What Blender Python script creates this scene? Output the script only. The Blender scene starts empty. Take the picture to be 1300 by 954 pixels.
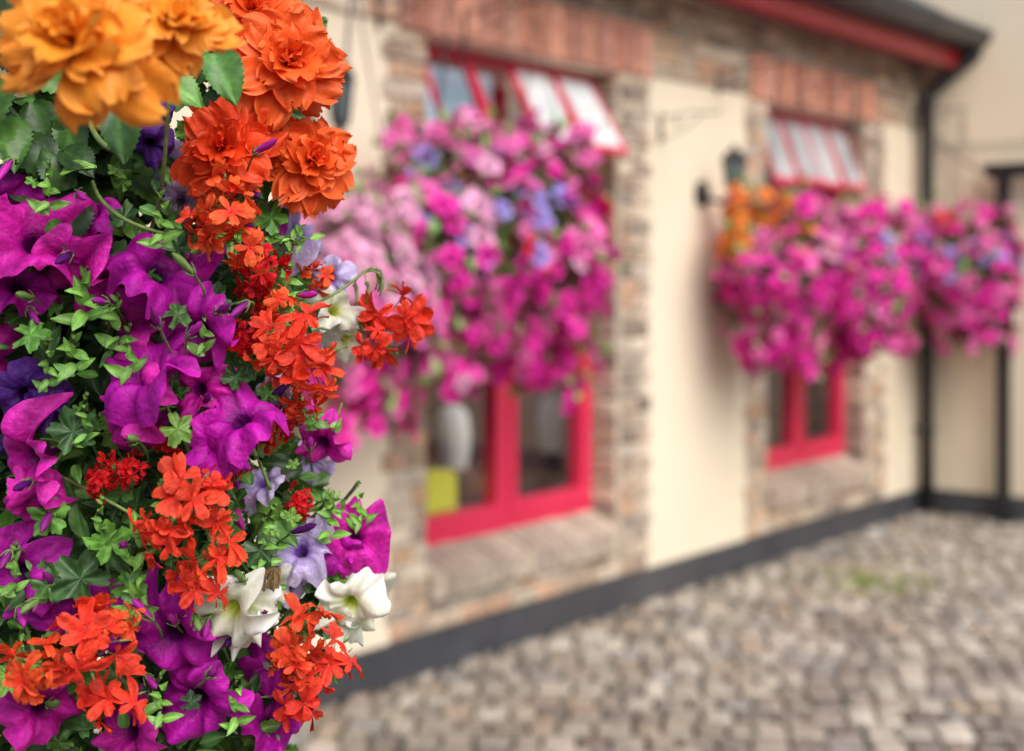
import bpy, math, random
import numpy as np
from mathutils import Matrix, Vector
random.seed(7); rng=np.random.default_rng(7)
scene=bpy.context.scene
coll=scene.collection
U=random.uniform

# ---------------------------------------------------------------- helpers
def new_mat(name):
    m=bpy.data.materials.new(name); m.use_nodes=True
    nt=m.node_tree; nt.nodes.clear()
    out=nt.nodes.new('ShaderNodeOutputMaterial')
    return m,nt,out
def attr_mat(name,rough=.6,transl=0.,noise=60.,nstr=.25,bump=.2,spec=.3,coord='Object',bdist=.002,sheen=0.):
    m,nt,out=new_mat(name); N=nt.nodes; L=nt.links
    a=N.new('ShaderNodeAttribute'); a.attribute_name='Col'
    tc=N.new('ShaderNodeTexCoord'); nz=N.new('ShaderNodeTexNoise'); nz.inputs['Scale'].default_value=noise; nz.inputs['Detail'].default_value=4
    L.new(tc.outputs[coord],nz.inputs['Vector'])
    mr=N.new('ShaderNodeMapRange'); mr.inputs['From Min'].default_value=.3; mr.inputs['From Max'].default_value=.7
    mr.inputs['To Min'].default_value=1-nstr; mr.inputs['To Max'].default_value=1+nstr*.6
    L.new(nz.outputs['Fac'],mr.inputs['Value'])
    mx=N.new('ShaderNodeVectorMath'); mx.operation='SCALE'
    L.new(a.outputs['Color'],mx.inputs[0]); L.new(mr.outputs[0],mx.inputs['Scale'])
    p=N.new('ShaderNodeBsdfPrincipled'); p.inputs['Roughness'].default_value=rough; p.inputs['Specular IOR Level'].default_value=spec
    L.new(mx.outputs[0],p.inputs['Base Color'])
    if sheen>0:
        p.inputs['Sheen Weight'].default_value=sheen; p.inputs['Sheen Roughness'].default_value=.5; L.new(mx.outputs[0],p.inputs['Sheen Tint'])
    if bump>0:
        b=N.new('ShaderNodeBump'); b.inputs['Strength'].default_value=bump; b.inputs['Distance'].default_value=bdist
        L.new(nz.outputs['Fac'],b.inputs['Height']); L.new(b.outputs[0],p.inputs['Normal'])
    if transl>0:
        t=N.new('ShaderNodeBsdfTranslucent'); L.new(mx.outputs[0],t.inputs['Color'])
        ms=N.new('ShaderNodeMixShader'); ms.inputs[0].default_value=transl
        L.new(p.outputs[0],ms.inputs[1]); L.new(t.outputs[0],ms.inputs[2]); L.new(ms.outputs[0],out.inputs[0])
    else: L.new(p.outputs[0],out.inputs[0])
    return m
def noise_mat(name,c1,c2,scale,rough=.8,bump=.3,c3=None,metal=0,spec=.4,bdist=.004,detail=6):
    m,nt,out=new_mat(name); N=nt.nodes; L=nt.links
    tc=N.new('ShaderNodeTexCoord'); nz=N.new('ShaderNodeTexNoise'); nz.inputs['Scale'].default_value=scale; nz.inputs['Detail'].default_value=detail
    L.new(tc.outputs['Object'],nz.inputs['Vector'])
    cr=N.new('ShaderNodeValToRGB'); cr.color_ramp.elements[0].position=.3; cr.color_ramp.elements[1].position=.7
    cr.color_ramp.elements[0].color=(*c1,1); cr.color_ramp.elements[1].color=(*c2,1)
    L.new(nz.outputs['Fac'],cr.inputs[0]); col=cr.outputs[0]
    if c3:
        n2=N.new('ShaderNodeTexNoise'); n2.inputs['Scale'].default_value=scale*.18; n2.inputs['Detail'].default_value=3
        L.new(tc.outputs['Object'],n2.inputs['Vector'])
        mr=N.new('ShaderNodeMapRange'); mr.inputs['From Min'].default_value=.45; mr.inputs['From Max'].default_value=.75
        L.new(n2.outputs['Fac'],mr.inputs['Value'])
        mx=N.new('ShaderNodeMix'); mx.data_type='RGBA'; L.new(mr.outputs[0],mx.inputs[0]); L.new(col,mx.inputs[6]); mx.inputs[7].default_value=(*c3,1)
        col=mx.outputs[2]
    p=N.new('ShaderNodeBsdfPrincipled'); p.inputs['Roughness'].default_value=rough; p.inputs['Metallic'].default_value=metal; p.inputs['Specular IOR Level'].default_value=spec
    L.new(col,p.inputs['Base Color'])
    b=N.new('ShaderNodeBump'); b.inputs['Strength'].default_value=bump; b.inputs['Distance'].default_value=bdist
    n3=N.new('ShaderNodeTexNoise'); n3.inputs['Scale'].default_value=scale*6; n3.inputs['Detail'].default_value=4
    L.new(tc.outputs['Object'],n3.inputs['Vector']); L.new(n3.outputs['Fac'],b.inputs['Height']); L.new(b.outputs[0],p.inputs['Normal'])
    L.new(p.outputs[0],out.inputs[0])
    return m
def glass_mat(name,mul,addv,rough=.02):
    m,nt,out=new_mat(name); N=nt.nodes; L=nt.links
    t=N.new('ShaderNodeBsdfTransparent'); t.inputs[0].default_value=(.94,.96,.95,1)
    g=N.new('ShaderNodeBsdfGlossy'); g.inputs['Roughness'].default_value=rough
    f=N.new('ShaderNodeLayerWeight'); f.inputs['Blend'].default_value=.5
    pw=N.new('ShaderNodeMath'); pw.operation='POWER'; pw.inputs[1].default_value=3.; L.new(f.outputs['Facing'],pw.inputs[0])
    mr=N.new('ShaderNodeMath'); mr.operation='MULTIPLY_ADD'; mr.inputs[1].default_value=mul; mr.inputs[2].default_value=addv
    L.new(pw.outputs[0],mr.inputs[0])
    ms=N.new('ShaderNodeMixShader'); L.new(mr.outputs[0],ms.inputs[0]); L.new(t.outputs[0],ms.inputs[1]); L.new(g.outputs[0],ms.inputs[2])
    L.new(ms.outputs[0],out.inputs[0]); return m

def link(o,parent=None):
    coll.objects.link(o)
    if parent is not None: o.parent=parent
    return o
def empty(name,loc,label,category,rotz=0,group=None,kind=None):
    e=bpy.data.objects.new(name,None); e.location=loc; e.rotation_euler=(0,0,rotz); e.empty_display_size=.1
    e['label']=label; e['category']=category
    if group: e['group']=group
    if kind: e['kind']=kind
    return link(e)
def build_mesh(name,parts,mat,smooth=True):
    Vs=[];Fs=[];Cs=[];off=0
    for V,F,C in parts:
        V=np.asarray(V,float); Vs.append(V)
        C=np.asarray(C,float)
        if C.ndim==1: C=np.tile(C,(len(V),1))
        Cs.append(C)
        Fs.extend([tuple(i+off for i in f) for f in F]); off+=len(V)
    V=np.concatenate(Vs);C=np.concatenate(Cs)
    me=bpy.data.meshes.new(name); me.from_pydata(V.tolist(),[],Fs)
    at=me.attributes.new('Col','FLOAT_COLOR','POINT')
    C4=np.ones((len(V),4)); C4[:,:3]=np.clip(C,0,.97); at.data.foreach_set('color',C4.ravel())
    me.polygons.foreach_set('use_smooth',[smooth]*len(me.polygons))
    me.materials.append(mat); me.update()
    return me
def add(name,me,parent=None,loc=None,R=None,scale=1.):
    o=bpy.data.objects.new(name,me)
    if loc is not None: o.location=loc
    if R is not None: o.rotation_euler=Matrix(R.tolist()).to_euler()
    o.scale=(scale,)*3
    return link(o,parent)
def xf(part,R=None,t=None,s=1.):
    V,F,C=part; V=np.asarray(V,float)*s
    if R is not None: V=V@R.T
    if t is not None: V=V+np.asarray(t)
    return (V,F,C)
def frame(n,roll=0.,up=(0,0,1)):
    z=np.array(n,float); z/=np.linalg.norm(z)
    u=np.array(up,float)
    if abs(z@u)>.97: u=np.array([0,1.,0])
    x=np.cross(u,z); x/=np.linalg.norm(x); y=np.cross(z,x)
    c,s=math.cos(roll),math.sin(roll)
    return np.stack([c*x+s*y,-s*x+c*y,z],1)
def gridf(nu,nv,wrap=False):
    F=[]
    for i in range(nu-1):
        for j in range(nv if wrap else nv-1):
            k=(j+1)%nv
            F.append((i*nv+j,i*nv+k,(i+1)*nv+k,(i+1)*nv+j))
    return F
def box(a0,a1,b0,b1,c0,c1,col=(.5,.5,.5)):
    V=[(a0,b0,c0),(a1,b0,c0),(a1,b1,c0),(a0,b1,c0),(a0,b0,c1),(a1,b0,c1),(a1,b1,c1),(a0,b1,c1)]
    F=[(0,3,2,1),(4,5,6,7),(0,1,5,4),(1,2,6,5),(2,3,7,6),(3,0,4,7)]
    return (np.array(V,float),F,np.array(col))
def tube(pts,r,col=(.1,.2,.05),n=6,r1=None,cap=True):
    P=np.array(pts,float); m=len(P); V=[]
    for i in range(m):
        d=P[min(i+1,m-1)]-P[max(i-1,0)]; d/=np.linalg.norm(d)+1e-9
        R=frame(d,0); rr=r if r1 is None else r+(r1-r)*i/(m-1)
        for j in range(n):
            a=2*math.pi*j/n; V.append(P[i]+R[:,0]*math.cos(a)*rr+R[:,1]*math.sin(a)*rr)
    F=gridf(m,n,True)
    if cap: F+= [tuple(range(n)),tuple(range((m-1)*n,m*n))]
    return (np.array(V),F,np.array(col,float))
def bez(a,b,c,n=8):
    a,b,c=map(lambda q:np.array(q,float),(a,b,c)); t=np.linspace(0,1,n)[:,None]
    return (1-t)**2*a+2*(1-t)*t*b+t*t*c
def lathe(prof,n=20,col=(.5,.5,.5),t=(0,0,0)):
    V=[];
    for r,z in prof:
        for j in range(n):
            a=2*math.pi*j/n; V.append((r*math.cos(a)+t[0],r*math.sin(a)+t[1],z+t[2]))
    return (np.array(V),gridf(len(prof),n,True),np.array(col,float))

# ---------------------------------------------------------------- materials
M_petal=attr_mat('petal',rough=.5,transl=.25,noise=6,nstr=.22,bump=.25,spec=.25,bdist=.02,sheen=.35)
M_white=attr_mat('white_petal',rough=.55,transl=.38,noise=5,nstr=.05,bump=.15,spec=.2,bdist=.02)
M_beg=attr_mat('begonia_petal',rough=.42,transl=.24,noise=5,nstr=.08,bump=.12,spec=.25,bdist=.02,sheen=.4)
M_leaf=attr_mat('leaf',rough=.38,transl=.18,noise=120,nstr=.35,bump=.5,spec=.42,bdist=.0012)
M_bgflower=attr_mat('distant_petal',rough=.6,transl=.2,noise=40,nstr=.12,bump=0)
M_masonry=attr_mat('masonry',rough=.85,noise=28,nstr=.35,bump=.6,spec=.2,bdist=.006)
M_sett=attr_mat('sett_stone',rough=.28,noise=22,nstr=.35,bump=.4,spec=.6,bdist=.003)
M_plaster=noise_mat('cream_plaster',(.75,.655,.495),(.82,.725,.56),2.2,.85,.25,(.69,.60,.455))
M_plaster2=noise_mat('tan_plaster',(.82,.70,.51),(.88,.77,.58),2.0,.85,.25,(.74,.62,.45))
M_plinth=noise_mat('plinth_paint',(.035,.037,.045),(.058,.06,.07),5,.5,.3,(.08,.078,.08))
M_red=noise_mat('red_paint',(.62,.022,.075),(.70,.032,.095),6,.3,.15)
M_redf=noise_mat('fascia_paint',(.27,.010,.016),(.34,.018,.024),5,.35,.2)
M_black=noise_mat('black_iron',(.012,.013,.016),(.03,.03,.034),14,.4,.2)
M_gutter=noise_mat('gutter_metal',(.022,.026,.032),(.045,.05,.057),5,.3,.2)
M_slate=noise_mat('slate',(.04,.045,.055),(.09,.095,.105),9,.6,.5)
M_ground=noise_mat('earth',(.035,.029,.022),(.06,.05,.04),3,.9,.5)
M_room=noise_mat('room_paint',(.26,.13,.11),(.36,.20,.17),1.5,.9,.1)
M_wood=noise_mat('table_wood',(.16,.06,.03),(.25,.11,.06),12,.5,.2)
M_lime=noise_mat('lime_fabric',(.80,.82,.06),(.88,.90,.10),30,.9,.3)
M_shade=noise_mat('lamp_shade_fabric',(.84,.84,.80),(.92,.92,.88),30,.9,.2)
M_moss=noise_mat('moss',(.015,.022,.01),(.04,.05,.02),40,1,.8)
M_lglass=noise_mat('lantern_glass',(.16,.22,.22),(.26,.33,.33),8,.15,.1)
M_skyrefl=noise_mat('painted_reflection_glass',(.62,.67,.69),(.84,.86,.86),4,.15,.05,(.36,.40,.42))  # pale sky reflection painted as the pane's own colour
M_skyrefl2=noise_mat('grey_painted_reflection_glass',(.34,.36,.38),(.52,.54,.56),4,.15,.05,(.22,.24,.26))  # dimmer grey reflection put into the pane colour
M_glass=glass_mat('window_glass',.6,.07)
M_glass2=glass_mat('top_light_glass',.7,.35,.05)

# ---------------------------------------------------------------- frame of reference of the house wall
CAM_H=1.5; FPX=1806.
TH=math.atan2(.7826,.6225)
P0=np.array([-.41,5.29,0.]); uu=np.array([.6225,.7826,0]); nn=np.array([.7826,-.6225,0])
def W(s,o,z): return P0+uu*s+nn*o+np.array([0,0,z])
def at(px,py,Y):   # place in the courtyard measured from the photo
    return np.array([(px-650)/FPX*Y, Y, CAM_H+(350-py)/FPX*Y])

house=empty('brick_house',tuple(P0),'cream plastered pub house with brick quoins and red windows','house',TH)
def hb(s0,s1,o0,o1,z0,z1,col=(.5,.5,.5)): return box(s0,s1,-o1,-o0,z0,z1,col)
W1=(.13,1.43); W2=(2.80,4.04); ZB,ZT=.34,2.41; SL=-5.; SR=4.87; TK=.28; ZE=2.84
parts=[]
for a,b in ((SL,W1[0]),(W1[1],W2[0]),(W2[1],SR)): parts.append(hb(a,b,-TK,0,0,ZE))
for a,b in (W1,W2):
    parts.append(hb(a,b,-TK,0,0,ZB)); parts.append(hb(a,b,-TK,0,ZT,ZE))
add('wall',build_mesh('wall',parts,M_plaster,False),house)
add('plinth',build_mesh('plinth',[hb(SL,SR-.022,.001,.022,0,.145)],M_plinth,False),house)

STONE=[(.46,.36,.27),(.40,.30,.22),(.52,.42,.31),(.33,.27,.22),(.56,.46,.35),(.48,.30,.20),(.44,.38,.31),(.60,.51,.40),(.28,.22,.18),(.52,.36,.24)]
REDB=[(.54,.25,.17),(.48,.21,.14),(.60,.29,.20),(.46,.22,.17),(.56,.30,.22)]
SILLC=[(.42,.35,.28),(.38,.31,.25),(.46,.38,.30),(.40,.32,.26)]
MORT=(.54,.46,.37)
def jit(c,a=.12):
    k=1+U(-a,a); return tuple(v*k for v in c)
def brick(mapf,a0,a1,z0,z1,o0,o1,col):
    e=.006
    V=[mapf(a,z,o0) for a,z in ((a0,z0),(a1,z0),(a1,z1),(a0,z1))]
    V+=[mapf(a,z,o1-e) for a,z in ((a0,z0),(a1,z0),(a1,z1),(a0,z1))]
    V+=[mapf(a,z,o1) for a,z in ((a0+e,z0+e),(a1-e,z0+e),(a1-e,z1-e),(a0+e,z1-e))]
    F=[]
    for k in (0,4):
        for j in range(4): F.append((k+j,k+(j+1)%4,k+4+(j+1)%4,k+4+j))
    F.append((8,9,10,11))
    return (np.array(V,float),F,np.array(col))
def patch(P,mapf,a0,a1,z0,z1,rh=.068,bl=.2,pal=STONE,tl=0,tr=0):
    z=z0; i=0
    while z<z1-.02:
        h=min(rh*U(.9,1.12),z1-z)
        if z1-z-h<.02: h=z1-z
        b0=a0-(tl if i%2 else 0)-U(0,.02)*(tl>0); b1=a1+(tr if i%2 else 0)+U(0,.02)*(tr>0)
        P.append(brick(mapf,b0,b1,z,z+h,0,.007,MORT))
        a=b0
        while a<b1-.01:
            l=bl*U(.6,1.25)
            if b1-a-l<.05: l=b1-a
            P.append(brick(mapf,a+.005,a+l-.005,z+.005,z+h-.005,.004,.012+U(0,.008),jit(random.choice(pal),.2)))
            a+=l
        z+=h; i+=1
front=lambda a,z,o:(a,-o,z)
P=[]
for (a,b) in (W1,W2):
    ql=.20
    patch(P,front,a-ql,a,.147,2.41,tl=.025,bl=.13)
    patch(P,front,b,b+.215,.147,2.41,tr=.025,bl=.13)
    patch(P,front,a,b,.147,.265,bl=.16)
    revR=lambda a_,z,o,b=b:(b-o,a_,z); revL=lambda a_,z,o,a0=a:(a0+o,a_,z)
    patch(P,revR,.0,.175,.34,2.41,bl=.13); patch(P,revL,.0,.175,.34,2.41,bl=.13)
L1=(-.02,1.70); L2=(2.62,4.16)
for a,b in (L1,L2):
    P.append(brick(front,a,b,2.413,2.655,0,.008,(.48,.36,.29)))
    x=a
    while x<b-.03:
        P.append(brick(front,x+.004,min(x+.072,b),2.416,2.652,.004,.016+U(0,.006),jit(random.choice(REDB),.2))); x+=.078
patch(P,front,SL,L1[0]-.003,2.43,ZE-.01,bl=.2); patch(P,front,L1[1]+.003,L2[0]-.003,2.43,ZE-.01,bl=.2)
patch(P,front,L2[1]+.003,SR-.02,2.43,ZE-.01,bl=.2)
for a,b in (L1,L2): patch(P,front,a,b,2.658,ZE-.01,bl=.2)
add('brickwork',build_mesh('brickwork',P,M_masonry,False),house)

def pane(s0,s1,o,z0,z1):
    return (np.array([(s0,-o,z0),(s1,-o,z0),(s1,-o,z1),(s0,-o,z1)],float),[(0,1,2,3)],np.array((.5,.5,.5)))
def window(a,b,mats,angs,fw):
    FZ=.43
    r0,r1=-.20,-.13
    parts=[hb(a+.022,a+.07,r0,r1,FZ,2.408),hb(b-.07,b-.022,r0,r1,FZ,2.408),hb(a+.07,b-.07,r0,r1,FZ,FZ+.05),hb(a+.07,b-.07,r0,r1,2.345,2.408),
           hb(a+.07,b-.07,r0,r1,1.93,1.98)]
    mid=(a+b)/2
    parts.append(hb(mid-.025,mid+.025,r0,r1,FZ+.05,1.93))
    tw=(b-a-.14)/4
    parts.append(hb(a+.07+tw*2-.012,a+.07+tw*2+.012,r0,r1,1.98,2.345))
    w=add('window',build_mesh('window_frame',parts,M_red,False),house)
    w['label']='crimson timber window with open top lights'
    for (c,d) in ((a+.072,mid-.027),(mid+.027,b-.072)):
        o0,o1=-.19,-.122; z0,z1=FZ+.052,1.928
        cp=[hb(c,c+.045,o0,o1,z0,z1),hb(d-.045,d,o0,o1,z0,z1),hb(c+.045,d-.045,o0,o1,z0,z0+.065),hb(c+.045,d-.045,o0,o1,z1-.055,z1)]
        add('casement',build_mesh('casement',cp,M_red,False),w)
        add('glass_pane',build_mesh('glass_pane',[pane(c+.04,d-.04,-.157,z0+.06,z1-.05)],M_glass,False),w)
    for k in range(4):
        c=a+.07+tw*k+.003; d=a+.07+tw*(k+1)-.003; H=.42
        q=[box(c,c+fw,-.009,.009,-H,0),box(d-fw,d,-.009,.009,-H,0),box(c+fw,d-fw,-.009,.009,-.03,0),box(c+fw,d-fw,-.009,.009,-H,-H+.032)]
        ang=math.radians(angs[k])
        ca,sa=math.cos(ang),math.sin(ang)
        R=np.array([[1,0,0],[0,ca,sa],[0,-sa,ca]],float)
        t=(0,.122,2.39)
        add('top_casement',build_mesh('top_casement',[xf(v,R,t) for v in q],M_red,False),w)
        add('glass_pane',build_mesh('glass_pane',[xf(pane(c+fw-.004,d-fw+.004,.006,-H+.03,-.026),R,t)],mats[k],False),w)
    S=[]
    x=a
    S.append((np.array([(a,.13,.425),(b,.13,.425),(b,-.03,.345),(a,-.03,.345),(a,.13,.265),(b,.13,.265),(b,-.03,.265),(a,-.03,.265)]),
       [(0,1,2,3),(3,2,6,7),(0,3,7,4),(1,5,6,2),(4,7,6,5)],np.array(MORT)*.8))
    while x<b-.03:
        x2=min(x+.068,b); c=jit(random.choice(SILLC),.12); dz=U(0,.006)
        V=np.array([(x+.003,.135,.432+dz),(x2-.003,.135,.432+dz),(x2-.003,-.045,.355+dz),(x+.003,-.045,.355+dz),(x+.003,.135,.27),(x2-.003,.135,.27),(x2-.003,-.045,.27),(x+.003,-.045,.27)])
        S.append((V,[(0,1,2,3),(3,2,6,7),(0,3,7,4),(1,5,6,2),(4,7,6,5)],np.array(c))); x+=.070
    add('sill',build_mesh('sill',S,M_masonry,False),w)
window(*W1,(M_glass2,M_glass2,M_skyrefl,M_skyrefl),(25,28,28,32),.022)
window(*W2,(M_skyrefl2,M_skyrefl2,M_skyrefl2,M_skyrefl2),(20,22,20,22),.018)

# eaves
add('soffit',build_mesh('soffit',[hb(SL,SR,.002,.215,2.845,2.865)],M_redf,False),house)
def prism_profile(prof,s0,s1,col=(.5,.5,.5),closed=True):
    n=len(prof); V=[(s0,-o,z) for o,z in prof]+[(s1,-o,z) for o,z in prof]
    F=[(j,(j+1)%n,n+(j+1)%n,n+j) for j in range(n if closed else n-1)]
    if closed: F+=[tuple(range(n)),tuple(range(n,2*n))]
    return (np.array(V,float),F,np.array(col))
fp=[(.216,2.79),(.25,2.785),(.270,2.80),(.275,2.83),(.275,2.90),(.265,2.925),(.216,2.93)]
add('fascia',build_mesh('fascia',[prism_profile(fp,SL,SR+.0)],M_redf,False),house)
GR=.085
gp=[]
for k in range(11):
    a=math.pi*(1+k/10); gp.append((.365+GR*math.cos(a),3.0+GR*math.sin(a)))
for k in range(11):
    a=math.pi*(2-k/10); gp.append((.365+(GR-.008)*math.cos(a),3.0+(GR-.008)*math.sin(a)))
gparts=[prism_profile(gp,SL,SR+.04)]
endc=[(.365+(GR-.002)*math.cos(math.pi*(1+k/10)),3.0+(GR-.002)*math.sin(math.pi*(1+k/10))) for k in range(11)]
gparts.append(prism_profile(endc,SR+.041,SR+.05)); gparts.append(hb(SL,SR+.05,.446,.462,2.990,3.012))
for k in range(12): 
    s=SL+.5+k*.85; gparts.append(prism_profile([(.365+(GR+.005)*math.cos(math.pi*(1+q/8)),3.0+(GR+.005)*math.sin(math.pi*(1+q/8))) for q in range(9)],s,s+.03))
add('gutter',build_mesh('gutter',gparts,M_gutter,False),house)
rp=[]
for r in range(9):
    y0=-.34+r*.17; z0=3.03+r*.11
    x=SL-.1+(r%2)*.12
    while x<SR+.05:
        rp.append((np.array([(x,y0,z0+.012),(min(x+.236,SR+.06),y0,z0+.012),(min(x+.236,SR+.06),y0+.2,z0+.145),(x,y0+.2,z0+.145),
            (x,y0,z0),(min(x+.236,SR+.06),y0,z0)]),[(0,1,2,3),(0,4,5,1)],np.array((.3,.3,.3)))); x+=.24
rp.append((np.array([(SL,-.285,2.93),(SR,-.285,2.93),(SR,1.1,3.83),(SL,1.1,3.83),(SL,-.285,3.0),(SR,-.285,3.0),(SR,1.1,3.9),(SL,1.1,3.9)]),[(0,1,2,3),(4,5,6,7),(0,1,5,4),(1,2,6,5),(0,3,7,4),(2,3,7,6)],np.array((.2,.2,.2))))
add('roof',build_mesh('roof',rp,M_slate,False),house)
dp=[W(SR-.02,.36,2.94),W(SR-.03,.36,2.88),W(SR-.08,.14,2.70),W(SR-.12,.085,2.62),W(SR-.12,.085,1.5),W(SR-.12,.085,.04)]
loc=[np.array([ (p-P0)@uu, -((p-P0)@nn), p[2]]) for p in dp]
dparts=[tube(loc,.043,n=14)]
for z in (.5,1.6,2.55): dparts.append(lathe([(.044,0),(.052,0),(.052,.05),(.044,.05)],16,t=(SR-.12,-.085,z)))
for z in (.52,1.62): dparts.append(hb(SR-.14,SR-.10,.0,.05,z,z+.02))
add('downpipe',build_mesh('downpipe',dparts,M_black,True),house)
# room behind the windows, rear ceiling and roof left out to let daylight in
rm=[hb(-1.2,SR-.02,-4.2,-TK-.002,-.02,.0),hb(-1.2,SR-.02,-1.35,-TK-.002,2.6,2.65),hb(-1.25,-1.2,-4.2,-TK-.002,0,2.6),hb(SR-.07,SR-.02,-4.2,-TK-.002,0,2.6),hb(-1.25,SR-.02,-4.25,-4.2,0,2.6)]
add('room_interior',build_mesh('room_interior',rm,M_room,False),house)

side=empty('side_building',tuple(W(SR,0,0)),'taller cream rendered building wall with dark plinth','building',TH)
add('wall',build_mesh('side_wall',[box(0,.3,-5,3.5,0,5.2)],M_plaster2,False),side)
add('plinth',build_mesh('side_plinth',[box(-.022,-.001,-5,0,0,.145)],M_plinth,False),side)
def sp(w,d,z): return W(SR-d,w,z)
porch=empty('porch_frame',tuple(sp(.56,.1,0)),'black metal porch post with top rail against cream wall','porch',TH)
pf=[box(-.035,.035,-.035,.035,0.0,2.08),box(-.06,.06,-.06,.06,0.0,.05),box(-.045,.045,-.045,.045,2.08,2.1)]
add('post',build_mesh('post',pf,M_black,False),porch)
add('rail',build_mesh('rail',[box(-.04,.04,-1.6,.10,2.102,2.16),box(-.05,.05,-1.6,.12,2.161,2.18)],M_black,False),porch)
add('post',build_mesh('post_b',[box(-.035,.035,-1.535,-1.465,0,2.1)],M_black,False),porch)
cab=empty('wall_cable',tuple(sp(.1,.02,2.4)),'thin black cable slung across the cream wall','cable')
o0=np.array(sp(.1,.02,2.4))
add('cable',build_mesh('cable',[tube(bez(sp(.05,.03,2.48)-o0,sp(.2,.03,2.2)-o0,sp(.5,.1,2.12)-o0,10),.006),tube(bez(sp(.0,.02,2.33)-o0,sp(.5,.02,2.28)-o0,sp(1.5,.02,2.36)-o0,10),.004)],M_black),cab)

# ---------------------------------------------------------------- ground
gv=np.array([(-150,-150,-.035),(150,-150,-.035),(150,150,-.035),(-150,150,-.035)],float)
g=add('ground',build_mesh('ground',[(gv,[(0,1,2,3)],np.array((.2,.2,.2)))],M_ground,False)); g['kind']='structure'; g['label']='sandy earth under the cobbled yard'; g['category']='ground'
S=[]
SETT=[(.30,.255,.20),(.25,.21,.165),(.36,.31,.25),(.20,.17,.14),(.42,.365,.30),(.28,.24,.195),(.26,.24,.215),(.32,.25,.185),(.17,.145,.12),(.46,.41,.34)]
ca,sa=math.cos(math.radians(-3)),math.sin(math.radians(-3))
y=.6
while y<10.6:
    rh=U(.135,.160); x=-4.2+U(0,.1)
    while x<7:
        l=U(.085,.14)
        cx,cy=x+l/2,y+rh/2+.015*math.sin(x*.9+y)
        wx,wy=ca*cx-sa*cy,sa*cx+ca*cy
        q=np.array([wx,wy,0])-P0; s=q@uu; o=q@nn
        if s<4.93 and o>-.06 and o<6.5 and wx<5.6:
            hx,hy=l/2-U(.005,.009),rh/2-U(.013,.019)
            tz=U(-.006,.002); tl1,tl2=U(-.003,.003),U(-.005,.005)
            V=[]
            for (k,zz) in ((1.0,-.04),(1.0,-.012),(.94,-.003),(.75,.001)):
                for ax,ay in ((-.96,-.96),(0,-1.0),(.96,-.96),(1.0,0),(.96,.96),(0,1.0),(-.96,.96),(-1.0,0)):
                    dx,dy=ax*hx*k,ay*hy*k
                    V.append((ca*(cx+dx)-sa*(cy+dy),sa*(cx+dx)+ca*(cy+dy),zz+(tz+tl1*ax+tl2*ay if zz>-.03 else 0)))
            F=gridf(4,8,True)+[tuple(range(24,32))]
            S.append((np.array(V),F,np.array(jit(random.choice(SETT),.16))))
        x+=l
    y+=rh
cb=add('cobblestone_paving',build_mesh('cobblestone_paving',S,M_sett,False)); cb['kind']='structure'; cb['label']='damp brown-grey cobblestone yard'; cb['category']='paving'
wp=at(1105,738,6.98); wp[2]=0
Wd=[]
for i in range(560):
    a=U(0,6.28); r=abs(random.gauss(0,.2)); b=np.array([math.cos(a)*r*1.1,math.sin(a)*r*1.3,-.01]); h=U(.010,.028); d=U(0,6.28)
    dx=np.array([math.cos(d),math.sin(d),0])*.008; le=np.array([U(-.03,.03),U(-.03,.03),h])
    Wd.append((np.array([b-dx,b+dx,b+le*.6+dx,b+le]),[(0,1,2,3)],np.array((.28,.34,.08))*U(.6,1.3)))
w_=add('weed_patch',build_mesh('weed_patch',Wd,M_leaf),None,wp); w_['kind']='stuff'; w_['label']='low green weeds growing between the cobbles'; w_['category']='weeds'

# ---------------------------------------------------------------- things in the room
def table(s,o):
    e=empty('table',tuple(W(s,o,0)),'small brown wooden table inside the pub','table',TH,'tables inside the pub')
    add('table_top',build_mesh('table_top',[box(-.25,.25,-.22,.22,.53,.57)],M_wood,False),e)
    for x in (-.22,.22):
        for y in (-.19,.19): add('leg',build_mesh('leg',[box(x-.02,x+.02,y-.02,y+.02,0,.53)],M_wood,False),e)
def lamp(s,o,z):
    e=empty('table_lamp',tuple(W(s,o,z)),'table lamp with pale rounded shade standing on table','lamp',TH,'lamps on the pub tables')
    add('lamp_base',build_mesh('lamp_base',[lathe([(0,0),(.06,0),(.05,.015),(.014,.03),(.014,.10)],20)],M_black),e)
    add('lamp_shade',build_mesh('lamp_shade',[lathe([(.06,.06),(.075,.12),(.08,.22),(.07,.30),(.04,.34),(.0,.345)],24)],M_shade),e)
for s in (.985,1.74,4.3): table(s,-.65); lamp(s,-.60,.57)
ch=empty('chair',tuple(W(.53,-.345,0)),'yellow-green upholstered chair inside the window','chair',TH)
bp=[(-.15+.30*(i/12),0) for i in range(13)]
Vb=[];nb=13
for yy in (-.03,.03):
    for i in range(nb):
        x=-.15+.30*i/(nb-1); zt=.66+.03*math.sqrt(max(0,1-(x/.15)**2)); Vb+=[(x,yy,.36),(x,yy,zt)]
Fb=[]
for i in range(nb-1):
    a_=2*i; b_=2*nb+2*i
    Fb+=[(a_,a_+2,a_+3,a_+1),(b_,b_+1,b_+3,b_+2),(a_+1,a_+3,b_+3,b_+1),(a_,b_,b_+2,a_+2)]
Fb+=[(0,1,2*nb+1,2*nb),(2*nb-2,4*nb-2,4*nb-1,2*nb-1)]
add('backrest',build_mesh('backrest',[(np.array(Vb,float),Fb,np.array((.5,.5,.5)))],M_lime,False),ch)
add('seat',build_mesh('seat',[box(-.15,.15,.032,.33,.34,.41)],M_lime,False),ch)
for x in (-.13,.13):
    for y in (.0,.30): add('leg',build_mesh('chair_leg',[box(x-.02,x+.02,y-.02,y+.02,0,.34)],M_wood,False),ch)
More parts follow.
